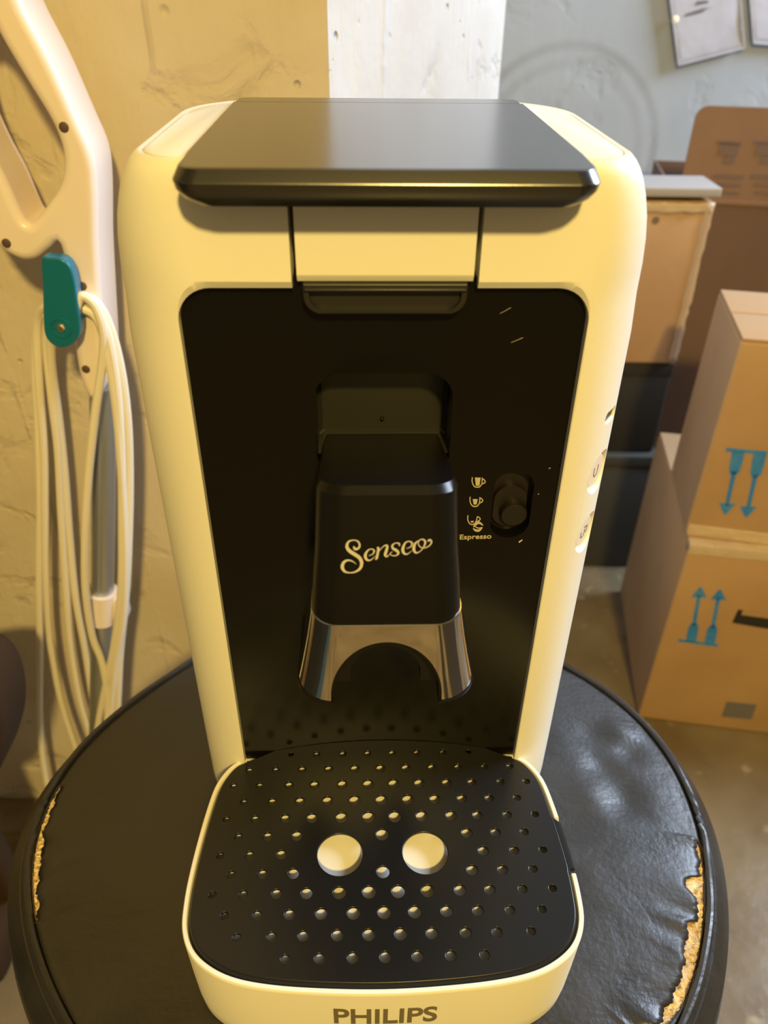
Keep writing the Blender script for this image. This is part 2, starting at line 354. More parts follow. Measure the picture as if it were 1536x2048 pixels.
# ================================================================== stool
SC = Vector((-.0037, .2335, 0)); SR = .1475
RK = (.15953, -.00026, .0019, .00532, -.0007, .00057, -.00169, .00345, .00152, -.00195, .00139)
def rim(th): return (RK[0]+sum(RK[2*n-1]*math.cos(n*th)+RK[2*n]*math.sin(n*th) for n in range(1, 6)))/.1478
def warp(me):     # the worn cushion is a little wider than deep
    for v in me.vertices:
        k = rim(math.atan2(v.co.y, v.co.x)); v.co.x *= k; v.co.y *= k
    return me
stool = tag(empty('stool', (SC.x, SC.y, 0)), 'round stool with a torn black leather seat, carrying the coffee maker', 'stool')
ZS = .42
def nrm_px(u, v):
    p = on_z(u, v, .419)-SC; th = math.atan2(p.y, p.x); q = math.hypot(p.x, p.y)/rim(th); return q*math.cos(th), q*math.sin(th)
DENTS = [(*nrm_px(u, v), a, s_) for u, v, a, s_ in ((1185, 1470, .0022, .011), (1240, 1455, -.0014, .008), (1262, 1500, .0020, .007), (1205, 1530, .0026, .009), (1240, 1575, .0022, .011), (1180, 1590, -.0012, .009), (1255, 1610, .0015, .008), (1150, 1640, .001, .014))]
def seat_z(r, th):
    z = ZS - .0055*max(0, (r-.095)/.0505)**2.2
    # soft dents pressed into the leather beside the machine
    for cx, cy, a, s in DENTS:
        d2 = ((r*math.cos(th)-cx)**2+(r*math.sin(th)-cy)**2)/s**2; z -= a*math.exp(-d2)
    return z
def polar(pts, off, sc):
    out = []
    for x, y in pts:
        p = on_z(off[0]+x/sc, off[1]+y/sc, ZS-.005)-SC; a = math.atan2(p.y, p.x); out.append((a, math.hypot(p.x, p.y)/rim(a)))
    return sorted(out)
ti = polar([(545, 480), (572, 570), (590, 660), (600, 750), (597, 812), (500, 822), (470, 850), (475, 900), (490, 945), (535, 1000), (575, 1050), (583, 1110), (570, 1185), (490, 1200), (486, 1290), (470, 1400), (442, 1500), (470, 1560), (440, 1640), (405, 1740), (370, 1820), (290, 1960), (262, 2048), (200, 2140), (120, 2230)], (1260, 1560), 4.196)
to = polar([(548, 480), (600, 560), (628, 640), (632, 760), (622, 900), (622, 1000), (632, 1200), (612, 1400), (600, 1500), (540, 1620), (500, 1780), (400, 1950), (310, 2048), (230, 2140), (122, 2230)], (1260, 1560), 4.196)
li = polar([(292, 888), (242, 1040), (207, 1140), (202, 1200), (192, 1300), (177, 1400), (182, 1480), (176, 1540), (168, 1560)], (0, 1200), 2.415)
lo_ = polar([(288, 888), (215, 1040), (170, 1150), (155, 1280), (135, 1400), (142, 1460), (160, 1540), (166, 1560)], (0, 1200), 2.415)
def lerp_t(tab, a):
    if a <= tab[0][0] or a >= tab[-1][0]: return None
    for (a0, r0), (a1, r1) in zip(tab, tab[1:]):
        if a0 <= a <= a1: return r0+(r1-r0)*(a-a0)/max(a1-a0, 1e-9)
RE = .1474
li = sorted((a-2*math.pi if a > 0 else a, q) for a, q in li); lo_ = sorted((a-2*math.pi if a > 0 else a, q) for a, q in lo_)
def seam(th):
    for A, B in ((ti, to), (li, lo_)):
        i, o = lerp_t(A, th), lerp_t(B, th)
        if i is None: i, o = lerp_t(A, th-2*math.pi), lerp_t(B, th-2*math.pi)
        if i is not None and o is not None:
            i, o = min(i, RE-.0011)-.0003, min(o+.0002, RE-.0002)
            i -= .0003*math.sin(th*211+2*math.sin(th*57))+.0004*math.sin(th*97)+.0003*math.sin(th*389)
            return (min(i, o), o) if o-i > .0002 else (o, o)
    return None
NT = 900
def cover():
    bm = bmesh.new(); cols = []
    for k in range(NT):
        th = -math.pi+2*math.pi*k/NT; s = seam(th); ri, ro = s if s else (RE-.003, RE-.003)
        wk = .0016 if s else 0
        inner = []
        for j in range(1, 41):
            r = ri*(j/40)**.75
            z = seat_z(r, th)
            if wk:
                e = max(0, 1-(ri-r)/.022)
                z += wk*e*e*(.35+.65*math.sin(th*46+2*math.sin(th*17)))*(.9) + .0006*e
            if j == 40 and s: z -= .0003
            inner.append(bm.verts.new((r*math.cos(th), r*math.sin(th), z)))
        outer = []
        for j in range(4):
            r = ro+(RE-ro)*j/3; z = seat_z(r, th) - (.0016 if j == 3 else 0)
            outer.append(bm.verts.new((r*math.cos(th), r*math.sin(th), z)))
        cols.append((inner, outer, s is not None))
    c = bm.verts.new((0, 0, ZS))
    for k in range(NT):
        A, B = cols[k], cols[(k+1) % NT]
        bm.faces.new((c, A[0][0], B[0][0]))
        for i in range(39): bm.faces.new((A[0][i], A[0][i+1], B[0][i+1], B[0][i]))
        for i in range(3): bm.faces.new((A[1][i], A[1][i+1], B[1][i+1], B[1][i]))
        if not (A[2] and B[2]): bm.faces.new((A[0][39], A[1][0], B[1][0], B[0][39]))
    return from_bm(bm)
me = warp(cover()); sc_ = link('seat_cover', me, 'leather', stool, sharp=60)
md = sc_.modifiers.new('s', 'SOLIDIFY'); md.thickness = .0009; md.offset = -1
# foam under the leather
prof = [(.0001, ZS-.008), (.10, ZS-.008), (.125, ZS-.0080), (.138, ZS-.0078), (.1455, ZS-.0088), (.1470, ZS-.0092), (.1472, ZS-.02), (.0001, ZS-.02)]
bm = bmesh.new(); bm.from_mesh(lathe(prof, 360)); 
bmesh.ops.subdivide_edges(bm, edges=[e for e in bm.edges if (e.verts[0].co.xy.length > .12 and e.verts[1].co.xy.length > .12 and min(v.co.z for v in e.verts) > ZS-.01)], cuts=5, use_grid_fill=True)
for v in bm.verts:
    if v.co.xy.length > .122 and v.co.z > ZS-.009:
        a = math.atan2(v.co.y, v.co.x)
        if not seam(a) and not seam(a+.03) and not seam(a-.03): v.co.z -= .002; continue
        v.co.z += .0013*math.sin(a*150+3*math.sin(a*41))*math.sin(v.co.xy.length*1500)*.5+random.uniform(-.0005, .0007)+(.0018 if v.co.xy.length > .134 else 0)
link('foam', warp(from_bm(bm)), 'foam', stool, sharp=70)
# side band with its piping and seam line
prof = [(.1468, ZS-.012), (.1472, ZS-.0072), (.1482, ZS-.0060), (.1496, ZS-.0066), (.1510, ZS-.0085), (.1516, ZS-.0092), (.1522, ZS-.0091), (.1548, ZS-.013), (.1590, ZS-.019), (.1610, ZS-.030), (.1600, ZS-.047), (.1520, ZS-.060), (.146, ZS-.063), (.140, ZS-.062), (.1405, ZS-.03)]
me = warp(lathe(prof, 200, True))
link('side_band', me, 'leather', stool, sharp=50)
bm = bmesh.new(); n = 240
tube(bm, [Vector((.1484*math.cos(2*math.pi*k/n), .1484*math.sin(2*math.pi*k/n), ZS-.0050+.0002*math.sin(k*.7))) for k in range(n)], .0015, 8, 1, True)
link('piping', warp(from_bm(bm)), 'leather', stool)
link('seat_board', warp(lathe([(.0001, ZS-.064), (.138, ZS-.064), (.139, ZS-.070), (.138, ZS-.076), (.0001, ZS-.076)], 64)), 'black_box', stool)
for k in range(4):
    a = R_(45+90*k); d = Vector((math.cos(a), math.sin(a), 0)); bm = bmesh.new()
    tube(bm, [d*.10+Vector((0, 0, ZS-.076)), d*.105+Vector((0, 0, .25)), d*.125+Vector((0, 0, .001))], .011, 14, 6)
    link('leg', from_bm(bm), 'black', stool)
bm = bmesh.new(); n = 48
tube(bm, [Vector((.120*math.cos(2*math.pi*k/n), .120*math.sin(2*math.pi*k/n), .13)) for k in range(n)], .006, 10, 1, True)
link('foot_ring', from_bm(bm), 'black', stool)

# ================================================================== coffee maker
cm = tag(empty('coffee_maker', MO, MA), 'cream coffee machine with black lid, black front and chrome spout on the round stool', 'coffee machine')
YB, RFR, RBK = .119, .030, .034
prof = [(-.0298, .0765, 0.0040, .110), (-.0285, .0800, 0.0000, .114), (-.0245, .0828, -0.0025, .117), (-.018, .0843, -0.0038, YB), (-.010, .0847, -0.0040, YB), (.02, .0848, -0.0040, YB), (.06, .0848, -0.0040, YB), (.12, .0848, -0.0040, YB), (.18, .0848, -0.0040, YB), (.222, .0846, -0.0040, YB),
        (.235, .0838, -0.0040, YB), (.245, .0828, -0.0040, YB), (.253, .0815, -0.0040, YB), (.260, .0798, -0.0040, .1185), (.266, .0777, -0.0040, .118), (.2705, .0757, -0.0039, .117), (.2735, .0740, -0.0036, .116), (.2755, .0726, -0.0031, .1152), (.2770, .0712, -0.0021, .1145), (.2776, .0700, -0.0010, .1135)]
loops = []
for z, W, F, B in prof:
    t = max(0, min(1, (z-.235)/.04)); rf = RFR*(1-t)+.017*t; loops.append(rrect(W, F, B, rf, RBK, 14, 6, z))
body = loft(loops)
# cutters
def prism_y(outline_f, y0, outline_b, y1, y2=None):
    L_ = [[(x, y0, z) for x, z in outline_f], [(x, y1, z) for x, z in outline_b]]
    if y2 is not None: L_.append([(x, y2, z) for x, z in outline_b])
    return loft(L_)
c_front = loft([[(x, y, z) for x, z in rr2(-w, w, -.05, zt, rr, 10, 0)] for w, zt, rr, y in ((.0652, .2459, .0135, -.0048), (.0645, .2450, .0128, -.0041), (.0622, .2426, .0107, -.0026), (.0620, .2424, .0105, -.0002), (.0620, .2424, .0105, .045))])
bm = bmesh.new(); box_bm(bm, (-.0274, -.03, .2380), (.0274, .020, .2701)); bmesh.ops.bevel(bm, geom=[e for e in bm.edges if abs(e.verts[0].co.y-e.verts[1].co.y) > .01], offset=.001, segments=2, affect='EDGES'); c_notch = from_bm(bm)
bm = bmesh.new(); box_bm(bm, (-.0545, -.03, .2699), (.0545, .1145, .30)); c_lid = from_bm(bm)
def side_frame(phi, z):
    a = R_(phi); p = Vector((.0848-RFR+RFR*math.sin(a), -.004+RFR-RFR*math.cos(a), z)); n = Vector((math.sin(a), -math.cos(a), 0))
    t = Vector((math.cos(a), math.sin(a), 0)); return p, n, t
def side_m(phi, z):
    p, n, t = side_frame(phi, z); up = Vector((0, 0, 1)); return Matrix(((t.x, up.x, n.x, p.x), (t.y, up.y, n.y, p.y), (t.z, up.z, n.z, p.z), (0, 0, 0, 1)))
def disc_cut(phi, z, outline, depth, flare):
    L_ = [[(x*(1+flare), y*(1+flare), .012) for x, y in outline], [(x*(1+flare), y*(1+flare), -.0002) for x, y in outline], [(x, y, -depth*.45) for x, y in outline], [(x, y, -depth-.001) for x, y in outline]]
    return xform(loft(L_), side_m(phi, z))
circ = lambda r, n=32: [(r*math.cos(2*math.pi*i/n), r*math.sin(2*math.pi*i/n)) for i in range(n)]
BT = [(53, .1712), (53, .1438)]
c_b = [disc_cut(ph, z, circ(.0078), .0032, .12) for ph, z in BT]
led = rr2(-.0048, .0048, -.0021, .0021, .0021, 6)
c_b.append(disc_cut(55, .1940, led, .0012, .2))
body = cut(body, [c_front, c_notch, c_lid]+c_b)
housing = wn(link('housing', body, 'white', cm, sharp=32))
# white cover plates either side of the lid, inset with a fine seam
tc = loft([rrect(.0680, -.0005, .108, .013, .034, 12, 6, .2768), rrect(.0680, -.0005, .108, .013, .034, 12, 6, .2776), rrect(.0676, -.0001, .1076, .013, .034, 12, 6, .2779)])
groove = loft([rrect(.0685, -.0010, .1085, .0134, .0344, 12, 6, .2768), rrect(.0685, -.0010, .1085, .0134, .0344, 12, 6, .290)])
me2 = cut(housing.data.copy(), [groove]); housing.data = me2
for p in me2.polygons: p.use_smooth = True
me2.set_sharp_from_angle(angle=R_(32))
bm = bmesh.new(); box_bm(bm, (-.0545, -.03, .2699), (.0545, .1145, .30)); c_lid2 = from_bm(bm)
tcm = cut(tc, [c_lid2]); bm = bmesh.new(); bm.from_mesh(tcm)
for side in (-1, 1):
    b2 = bm.copy(); bmesh.ops.delete(b2, geom=[v for v in b2.verts if v.co.x*side < 0], context='VERTS')
    me = bpy.data.meshes.new('tc'); b2.to_mesh(me); b2.free(); link('top_cover', me, 'white', cm)
bm.free()
# lid
LL = []
for y0, z, dx in ((-.0120, .2690, -.008), (-.0178, .2692, -.0045), (-.0190, .2708, -.0018), (-.0203, .2730, -.0004), (-.0208, .2752, 0), (-.0206, .2757, -.0001), (-.0186, .2783, -.0014), (-.0178, .2786, -.0020)):
    W = .0553+dx; LL.append([(x, y, z) for x, y, _ in rrect(W, y0, .0970, .0065, .0006, 8, 8, 0)])
for lp in LL:
    for i, (x, y, z) in enumerate(lp):
        k = max(0, min(1, (y+.012)/.007))                                      # the side chamfer fades out behind the front edge
        sx = 1 if x > 0 else -1
        if abs(x) > .045: lp[i] = (sx*(abs(x)+( .0540-abs(x))*k), y, z)
lid = wn(link('lid', loft(LL), 'lid', cm, sharp=25))
LL = [[(x, y, z) for x, y, _ in rrect(.0541, .0990, .1145, .0005, .004, 6, 8, 0)] for z in (.2702, .2768)]
LL.append([(x, y,   .2782) for x, y, _ in rrect(.0537, .1006, .1122, .0005, .004, 6, 8, 0)])
wn(link('water_tank_cover', loft(LL), 'lid', cm))
# lever in the middle of the front
lvl_ = [(-.0030, .2448), (-.0041, .2466), (-.0042, .2472), (-.0042, .2698), (.013, .2698), (.013, .2448)]
lv = wn(link('lever', loft([[(x, y, z) for y, z in lvl_] for x in (-.0258, .0258)]), 'white_smooth', cm, sharp=25))
ho = rr2(-.0243, .0243, .2352, .2446, .0005, 8, .0055)
hm = to_xz(shape2d([ho], .0030, .0006), -.0012)
hc = to_xz(shape2d([rr2(-.0225, .0225, .2364, .2428, .0008, 6, .0045)], .003), -.0056)
hm = cut(hm, [hc]); wn(link('lever_handle', hm, 'handle_black', lv))
box('lever_ridge', (-.0238, -.0058, .2424), (.0238, -.002, .2434), 'handle_black', lv, .0004)
# front panel, gently hollow towards the tray
def pan_y(x, z):
    k = max(0, 1-(x/.062)**2); a = max(0, min(1, (.13-z)/.10)); a = a*a*(3-2*a); return k*(.0078*a+.0006)
bm = bmesh.new(); NX, NZ = 48, 80; F_, B_ = [], []
for j in range(NZ+1):
    z = -.026+(.2450+.026)*j/NZ
    F_.append([bm.verts.new((-.0623+.1246*i/NX, pan_y(-.0623+.1246*i/NX, z), z)) for i in range(NX+1)])
    B_.append([bm.verts.new((-.0623+.1246*i/NX, .0125, z)) for i in range(NX+1)])
for j in range(NZ):
    for i in range(NX):
        bm.faces.new((F_[j][i], F_[j][i+1], F_[j+1][i+1], F_[j+1][i])); bm.faces.new((B_[j][i], B_[j+1][i], B_[j+1][i+1], B_[j][i+1]))
    for i in (0, NX): bm.faces.new((F_[j][i], F_[j+1][i], B_[j+1][i], B_[j][i]))
for i in range(NX):
    for j in (0, NZ): bm.faces.new((F_[j][i], B_[j][i], B_[j][i+1], F_[j][i+1]))
pm = from_bm(bm)
wo = rr2(-.0225, .0225, .1800, .2134, .0088, 10, .003)
c_w = prism_y([(x*1.02, .1967+(z-.1967)*1.03) for x, z in wo], -.001, wo, .0018, .03)
sl = [(x, z) for x, z in rr2(.0399, .0533, .1478, .1762, .0067, 10)]
slf = [(.0466+(x-.0466)*1.12, .162+(z-.162)*1.06) for x, z in sl]
c_s = prism_y(slf, -.001, sl, .0019, .0070)
pm = cut(pm, [c_w, c_s]); panel = wn(link('front_panel', pm, 'panel', cm, sharp=30))
# niche behind the window
wo2 = rr2(-.0228, .0228, .1830, .2138, .0088, 10, .001)
nm = loft([[(x, .002, z) for x, z in wo2], [(x, .0155, z) for x, z in wo2], [(x*.93, .0172, .198+(z-.198)*.93) for x, z in wo2]], cap0=False)
nich = wn(link('spout_niche', nm, 'niche', cm))
dm = bmesh.new(); bmesh.ops.create_uvsphere(dm, u_segments=12, v_segments=8, radius=.0008, matrix=Matrix.Translation((0, .0166, .1885)))
link('niche_nub', from_bm(dm), 'black', nich)
# slider switch
slt = to_xz(shape2d([sl], .0006), .0062); ss = link('strength_switch', slt, 'knob', cm)
km = loft([[(x, z, y) for x, z in circ(r, 28)] for r, y in ((.0052, 0), (.0050, .0042), (.0046, .0050), (.0038, .0053))]); km.transform(Matrix(((1, 0, 0, .0480), (0, 0, -1, .0056), (0, 1, 0, .1572), (0, 0, 0, 1))))
wn(link('slider_knob', km, 'knob', ss))
km = loft([[(x, z, y) for x, z in rr2(-.0060, .0060, -.009, .009, .0060, 8)] for y in (0, .0018, .0022)]); km.transform(Matrix(((1, 0, 0, .0466), (0, 0, -1, .0057), (0, 1, 0, .1592), (0, 0, 0, 1))))
link('slider_track', km, 'knob', ss)
# printed cup symbols and lettering beside the switch
def fpanel(x, y):
    p = m_plane(880+x/6.4, 920+y/6.4, (0, 0, .15), (0, -1, 0)); q = Vector((p.x, pan_y(p.x, p.z)-.00005, p.z)); return q, Vector((0, -1, 0))
cups = [([[(415, 228), (412, 275), (425, 320), (450, 350), (500, 352), (525, 330), (538, 300), (542, 232)], [(540, 245), (570, 262), (580, 285), (560, 305), (530, 312)]], [[(485, 232), (482, 335)]], [14]*9, 72),
        ([[(388, 478), (385, 525), (398, 570), (425, 598), (470, 598), (495, 575), (508, 540), (512, 482)], [(510, 490), (538, 505), (548, 528), (528, 548), (503, 558)]], [[(452, 508), (450, 575)]], [13]*9, 62),
        ([[(360, 715), (355, 760), (370, 805), (395, 830), (430, 828), (455, 805), (470, 770), (480, 725)], [(480, 730), (508, 745), (515, 765), (495, 785), (470, 795)]], [[(412, 788), (414, 806)]], [13]*9, 44)]
for strokes, fills, w, fw in cups:
    bm = bmesh.new()
    for s in strokes: ribbon(bm, s, [12]*len(s), fpanel, 5, .00012)
    for s in fills: ribbon(bm, s, [fw, fw*.62], fpanel, 4, .00012)
    if fw == 44:
        ribbon(bm, [(425, 880), (455, 905), (500, 908), (545, 870)], [10, 26, 26, 8], fpanel, 5, .00012)
        ribbon(bm, [(428, 865), (455, 830), (500, 808), (552, 842)], [8, 30, 30, 10], fpanel, 5, .00012)
        ribbon(bm, [(440, 850), (490, 878), (545, 868)], [10, 12, 10], fpanel, 5, .00012)
    link('cup_symbol', from_bm(bm), 'icon', cm, smooth=False)
tm = text_mesh('Espresso', .0031, .00006, .00004)
a = fpanel(432, 985)[0]; b = fpanel(234, 960)[0]; c = fpanel(636, 985)[0]
xs = [v.co.x for v in tm.vertices]; sxx = (c.x-b.x)/(max(xs)-min(xs))
tm.transform(Matrix.Translation((a.x+.0007, a.y-.0001, a.z-.0011)) @ Matrix.Rotation(math.atan2(c.z-b.z, c.x-b.x)*.35, 4, 'Y') @ Matrix(((sxx, 0, 0, 0), (0, 0, -1, 0), (0, 1, 0, 0), (0, 0, 0, 1))))
link('lettering', tm, 'icon', cm, smooth=False)
# a few bright specks of dust and scratches on the panel
bm = bmesh.new()
for x, y, dx, dy, w in ((1010, 1055, 45, -32, 16), (1255, 440, 12, -6, 8), (1395, 108, 18, -8, 8)): ribbon(bm, [(x, y), (x+dx, y+dy)], [w, w*.6], fpanel, 2, .0001)
for u, v, du, dv in ((1000, 628, 22, -12), (1022, 686, 24, -10)): ribbon(bm, [((u-880)*6.4, (v-920)*6.4), ((u+du-880)*6.4, (v+dv-920)*6.4)], [1.5, 3.5], fpanel, 2, .0001)
tag(link('scratches', from_bm(bm), 'dust', panel, smooth=False), kind='stuff')

# spout head
SB = .0152
def head_loop(W, F, z, r=.0092, slope=0, back=SB):
    return [(x, y, z-slope*max(0, (y-F))) for x, y, _ in rrect(W, F, back, r, .0008, 9, 5, 0)]
sp = loft([head_loop(.0232, -.0560, .1572), head_loop(.0232, -.0558, .1580), head_loop(.0226, -.0530, .1680), head_loop(.0218, -.0490, .1790, slope=.12), head_loop(.0211, -.0442, .1968, slope=.27), head_loop(.0201, -.0418, .1986, .0086, .27), [(x, y, .1984-.27*max(0, y+.0415)) for x, y, z in head_loop(.0199, -.0415, .198, .0085)]])
spout = wn(link('spout', sp, 'black', cm, sharp=30))
ck = loft([head_loop(.0235, -.0561, .1574, .0093, 0, -.020), head_loop(.0236, -.0563, .1571, .0093, 0, -.020), head_loop(.0252, -.0577, .1470, .0102, 0, -.020), head_loop(.0268, -.0590, .1380, .011, 0, -.020), head_loop(.0287, -.0604, .1285, .012, 0, -.020)])
def arch(a, b_, zc, y0, y1):
    ol = [(a*math.cos(R_(t)), zc+b_*math.sin(R_(t))) for t in range(0, 181, 6)]+[(-a, zc-.03), (a, zc-.03)]
    return prism_y(ol, y0, ol, y1)
ck = cut(ck, [arch(.0177, .0212, .1300, -.08, -.0), loft([head_loop(.0226, -.0550, .1530, .0085, 0, -.0225), head_loop(.0276, -.0593, .1200, .0112, 0, -.0225)])])
wn(link('chrome_skirt', ck, 'chrome', spout, sharp=28)); 
nz = loft([head_loop(.0230, -.0556, .1565, .0088, 0, -.021), head_loop(.0278, -.0596, .1284, .0115, 0, -.021), head_loop(.0291, -.0607, .1283, .0121, 0, -.0195), head_loop(.0291, -.0607, .1272, .0121, 0, -.0195), head_loop(.0285, -.0602, .1264, .0118, 0, -.020)])
nz = cut(nz, [arch(.0168, .0198, .1300, -.08, -.050), arch(.0115, .0125, .1300, -.052, 0.01)])
wn(link('spout_nozzle', nz, 'black', spout, sharp=30))
# brand script on the spout: slanted plane of its front
pA, pB = Vector((0, -.0442, .1968)), Vector((0, -.0558, .1580)); hn = Vector((0, (pA-pB).z*-1, (pA-pB).y)).normalized()
if hn.y > 0: hn = -hn
def fhead(x, y):
    p = m_plane(640+x/5.908, 1040+y/5.908, pA, hn)
    # follow the real face
    prof_h = [(.1572, -.0560), (.1680, -.0530), (.1820, -.0490), (.1968, -.0442)]
    yy = p.y
    for (z0, y0), (z1, y1) in zip(prof_h, prof_h[1:]):
        if z0 <= p.z <= z1: yy = y0+(y1-y0)*(p.z-z0)/(z1-z0)
    return Vector((p.x, yy-.00003, p.z)), hn
letters = [
 ([(398, 300), (412, 330), (445, 328), (468, 298), (455, 250), (405, 228), (340, 245), (318, 300), (345, 350), (410, 395), (465, 435), (492, 495), (475, 560), (420, 602), (350, 614), (290, 596), (264, 545), (282, 490), (330, 466), (385, 478), (428, 512)],
  [18, 30, 26, 24, 20, 12, 22, 38, 44, 46, 44, 42, 34, 22, 14, 30, 42, 34, 22, 14, 4]),
 ([(575, 412), (622, 392), (640, 355), (614, 332), (570, 345), (536, 400), (545, 448), (578, 468), (618, 450), (650, 415)], [6, 12, 22, 12, 18, 34, 34, 18, 10, 4]),
 ([(668, 318), (690, 322), (684, 370), (668, 442), (650, 455)], [6, 30, 32, 28, 4]),
 ([(676, 408), (712, 340), (760, 294), (795, 296), (784, 350), (770, 400), (790, 422), (826, 392)], [4, 8, 14, 26, 34, 34, 16, 4]),
 ([(935, 298), (935, 270), (895, 262), (855, 288), (862, 325), (905, 350), (925, 380), (900, 408), (855, 410), (828, 388), (855, 362)], [10, 20, 10, 22, 30, 34, 28, 14, 10, 12, 4]),
 ([(1022, 326), (1070, 305), (1086, 262), (1050, 242), (1005, 262), (978, 330), (990, 380), (1030, 392), (1084, 352)], [6, 12, 22, 12, 20, 36, 30, 14, 4]),
 ([(1165, 232), (1122, 270), (1106, 330), (1130, 376), (1180, 360), (1225, 305), (1242, 250), (1215, 220), (1175, 228), (1160, 270), (1190, 312), (1245, 316), (1298, 285), (1316, 245), (1296, 226), (1272, 240)], [8, 26, 36, 22, 10, 16, 26, 16, 10, 12, 12, 12, 14, 20, 22, 20])]
bm = bmesh.new()
for pts, w in letters: ribbon(bm, pts, [q*.92 for q in w], fhead, 8, .00012)
link('script_lettering', from_bm(bm), 'logo', spout, smooth=False)

# side buttons
for i, (ph, z) in enumerate(BT):
    bmh = loft([[(x, y, q) for x, y in circ(r, 32)] for r, q in ((.0066, -.0034), (.0066, -.0018), (.0063, -.0014), (.0058, -.0013))]); xform(bmh, side_m(ph, z))
    bt = wn(link('button', bmh, 'button', cm)); mtx = side_m(ph, z)
    def fb(x, y, mtx=mtx): return mtx @ Vector((x, y, -.00128)), mtx.to_3x3() @ Vector((0, 0, 1))
    bm = bmesh.new()
    def stroke(pts, w=.0005): 
        P = [(x*1e4, y*1e4) for x, y in pts]
        ribbon(bm, P, [w*1e4]*len(P), lambda x, y: fb(x/1e4, y/1e4), 5, .00008)
    if i == 0: stroke([(-.0018, .002), (-.0018, -.0005), (-.0006, -.0022), (.0010, -.0020), (.0016, -.0004), (.0016, .002)])
    else:
        stroke([(-.0026, .0008), (-.0024, -.0016), (-.0006, -.0022), (.0006, -.0010), (.0006, .0008)]); stroke([(-.0002, .0022), (.0012, .0014), (.0026, .0014), (.0026, -.0006), (.0016, -.0014)])
    link('button_symbol', from_bm(bm), 'greyprint', bt, smooth=False)
lm = loft([[(x*.97, y*.97, q) for x, y in led] for q in (-.0021, -.0012)]); xform(lm, side_m(55, .1940)); link('indicator_light', lm, 'black', cm)

# drip tray
half = [(.0620, .0004), (.0672, -.0026), (.0712, -.0078), (.0742, -.0150), (.0760, -.0260), (.0774, -.0400), (.0783, -.0540), (.0784, -.0660), (.0772, -.0770), (.0730, -.0858), (.0655, -.0922), (.0550, -.0968), (.0400, -.0996), (.0200, -.1012), (0, -.1018)]
pts = catmull([(x, y, 0) for x, y in half]+[(-x, y, 0) for x, y in half[-2::-1]], 6)
outer = [(p.x, p.y) for p in pts]
# close behind with a straight run inside the body
back = [(-.0620+.124*i/10, .0004+.0078*(1-((-.0620+.124*i/10)/.062)**2)-.0000) for i in range(1, 10)]
outline = outer+back
def inset(ol, d):
    n = len(ol); res = []
    for i, p in enumerate(ol):
        a, b = ol[i-1], ol[(i+1) % n]; t = Vector((b[0]-a[0], b[1]-a[1])).normalized(); nrm = Vector((-t.y, t.x)); res.append((p[0]-nrm.x*d, p[1]-nrm.y*d))
    return res
def area(ol): return sum(ol[i-1][0]*ol[i][1]-ol[i][0]*ol[i-1][1] for i in range(len(ol)))
sg = -1 if area(outline) > 0 else 1
ins = lambda d: inset(outline, sg*d)
def lvl(ol, z, s=1.0, notch=False):
    res = []
    for x, y in ol:
        zz = z
        if notch and x > .06 and -.0575 < y < -.0345: zz = z-.0058
        if y > .0012: zz = min(zz, .0160)
        res.append((x*s, (y+.03)*s-.03 if y < -.03 else y, zz))
    return res
tl = [lvl(outline, -.0290, .965), lvl(outline, -.0296, .970), lvl(outline, -.0270, .985), lvl(outline, -.018, .992), lvl(outline, .000, .997), lvl(outline, .0186, 1.0, True), lvl(outline, .0198, 1.0, True), lvl(ins(.0004), .0203, 1.0, True), lvl(ins(.0018), .0203, 1.0, True), lvl(ins(.0021), .0198, 1.0, True), lvl(ins(.0023), .0175), lvl(ins(.006), .0160), lvl(ins(.010), .0156)]
tray = link('drip_tray', loft(tl), 'tray_in', cm, sharp=50)
plate_o = [(min(.0612, max(-.0612, x)) if y > .0003 else x, y) for x, y in inset(outer, sg*.0034)[1:-1]] + [(x*.985, y+.0002) for x, y in back]
plate = []
for x, y in plate_o:
    if x > .06 and -.0580 < y < -.0340: x += .0004
    plate.append((x, y))
holes = []
def hole(x, y, r, n=18): holes.append([(x+r*math.cos(2*math.pi*i/n), y+r*math.sin(2*math.pi*i/n)) for i in range(n)])
rowsn = {0: [5.7, 17.3, 29.4, 41.2], 1: [0, 11.7, 23.6, 35.6, 47.6, 59.5], 2: [5.7, 17.2, 29.6, 41, 54, 65.6], 3: [0, 11.7, 23.6, 35.6, 47.7, 60], 4: [5.7, 17.3, 30, 41.4, 54.3, 66.4], 5: [0, 35.9, 48.1, 60.3], 6: [41.8, 54.7, 66.7], 7: [0, 36.2, 48.6, 61], 8: [5.8, 17.5, 30.4, 42.3, 55.3, 67.3], 9: [0, 11.9, 24.3, 36.5, 49, 61.5], 10: [6, 17.9, 30.8, 42.7, 55.8], 11: [0, 12, 24.3, 36.9]}
for k, xs in rowsn.items():
    y = (.9-8.22*k)/1000
    for x in xs:
        for s in ((1, -1) if x else (1,)):
            d = math.hypot(x/1000, (y+.049)*1.05)*1000; r = max(1.45, min(2.6, 2.7-.024*(d-16)))-(.3 if k == 0 else .12 if k == 1 else 0)
            hole(s*x/1000, y, r/1000)
for s in (-1, 1): hole(.0176*s, -.0487, .0093, 40)
pl = shape2d([plate]+holes, .0003, .0003, 2); pl.transform(Matrix.Translation((0, 0, .0209)))
grid = wn(link('drip_grid', pl, 'grid', cm, sharp=40))
def edge_ring(d, z, tab=0):
    return [(x+(tab if x > .06 and -.0575 < y < -.0345 else 0), y, z) for x, y in ([(min(.0616, max(-.0616, x)) if y > .0003 else x, y) for x, y in inset(outer, sg*d)[1:-1]] + [(x*.99, y-.0004) for x, y in back])]
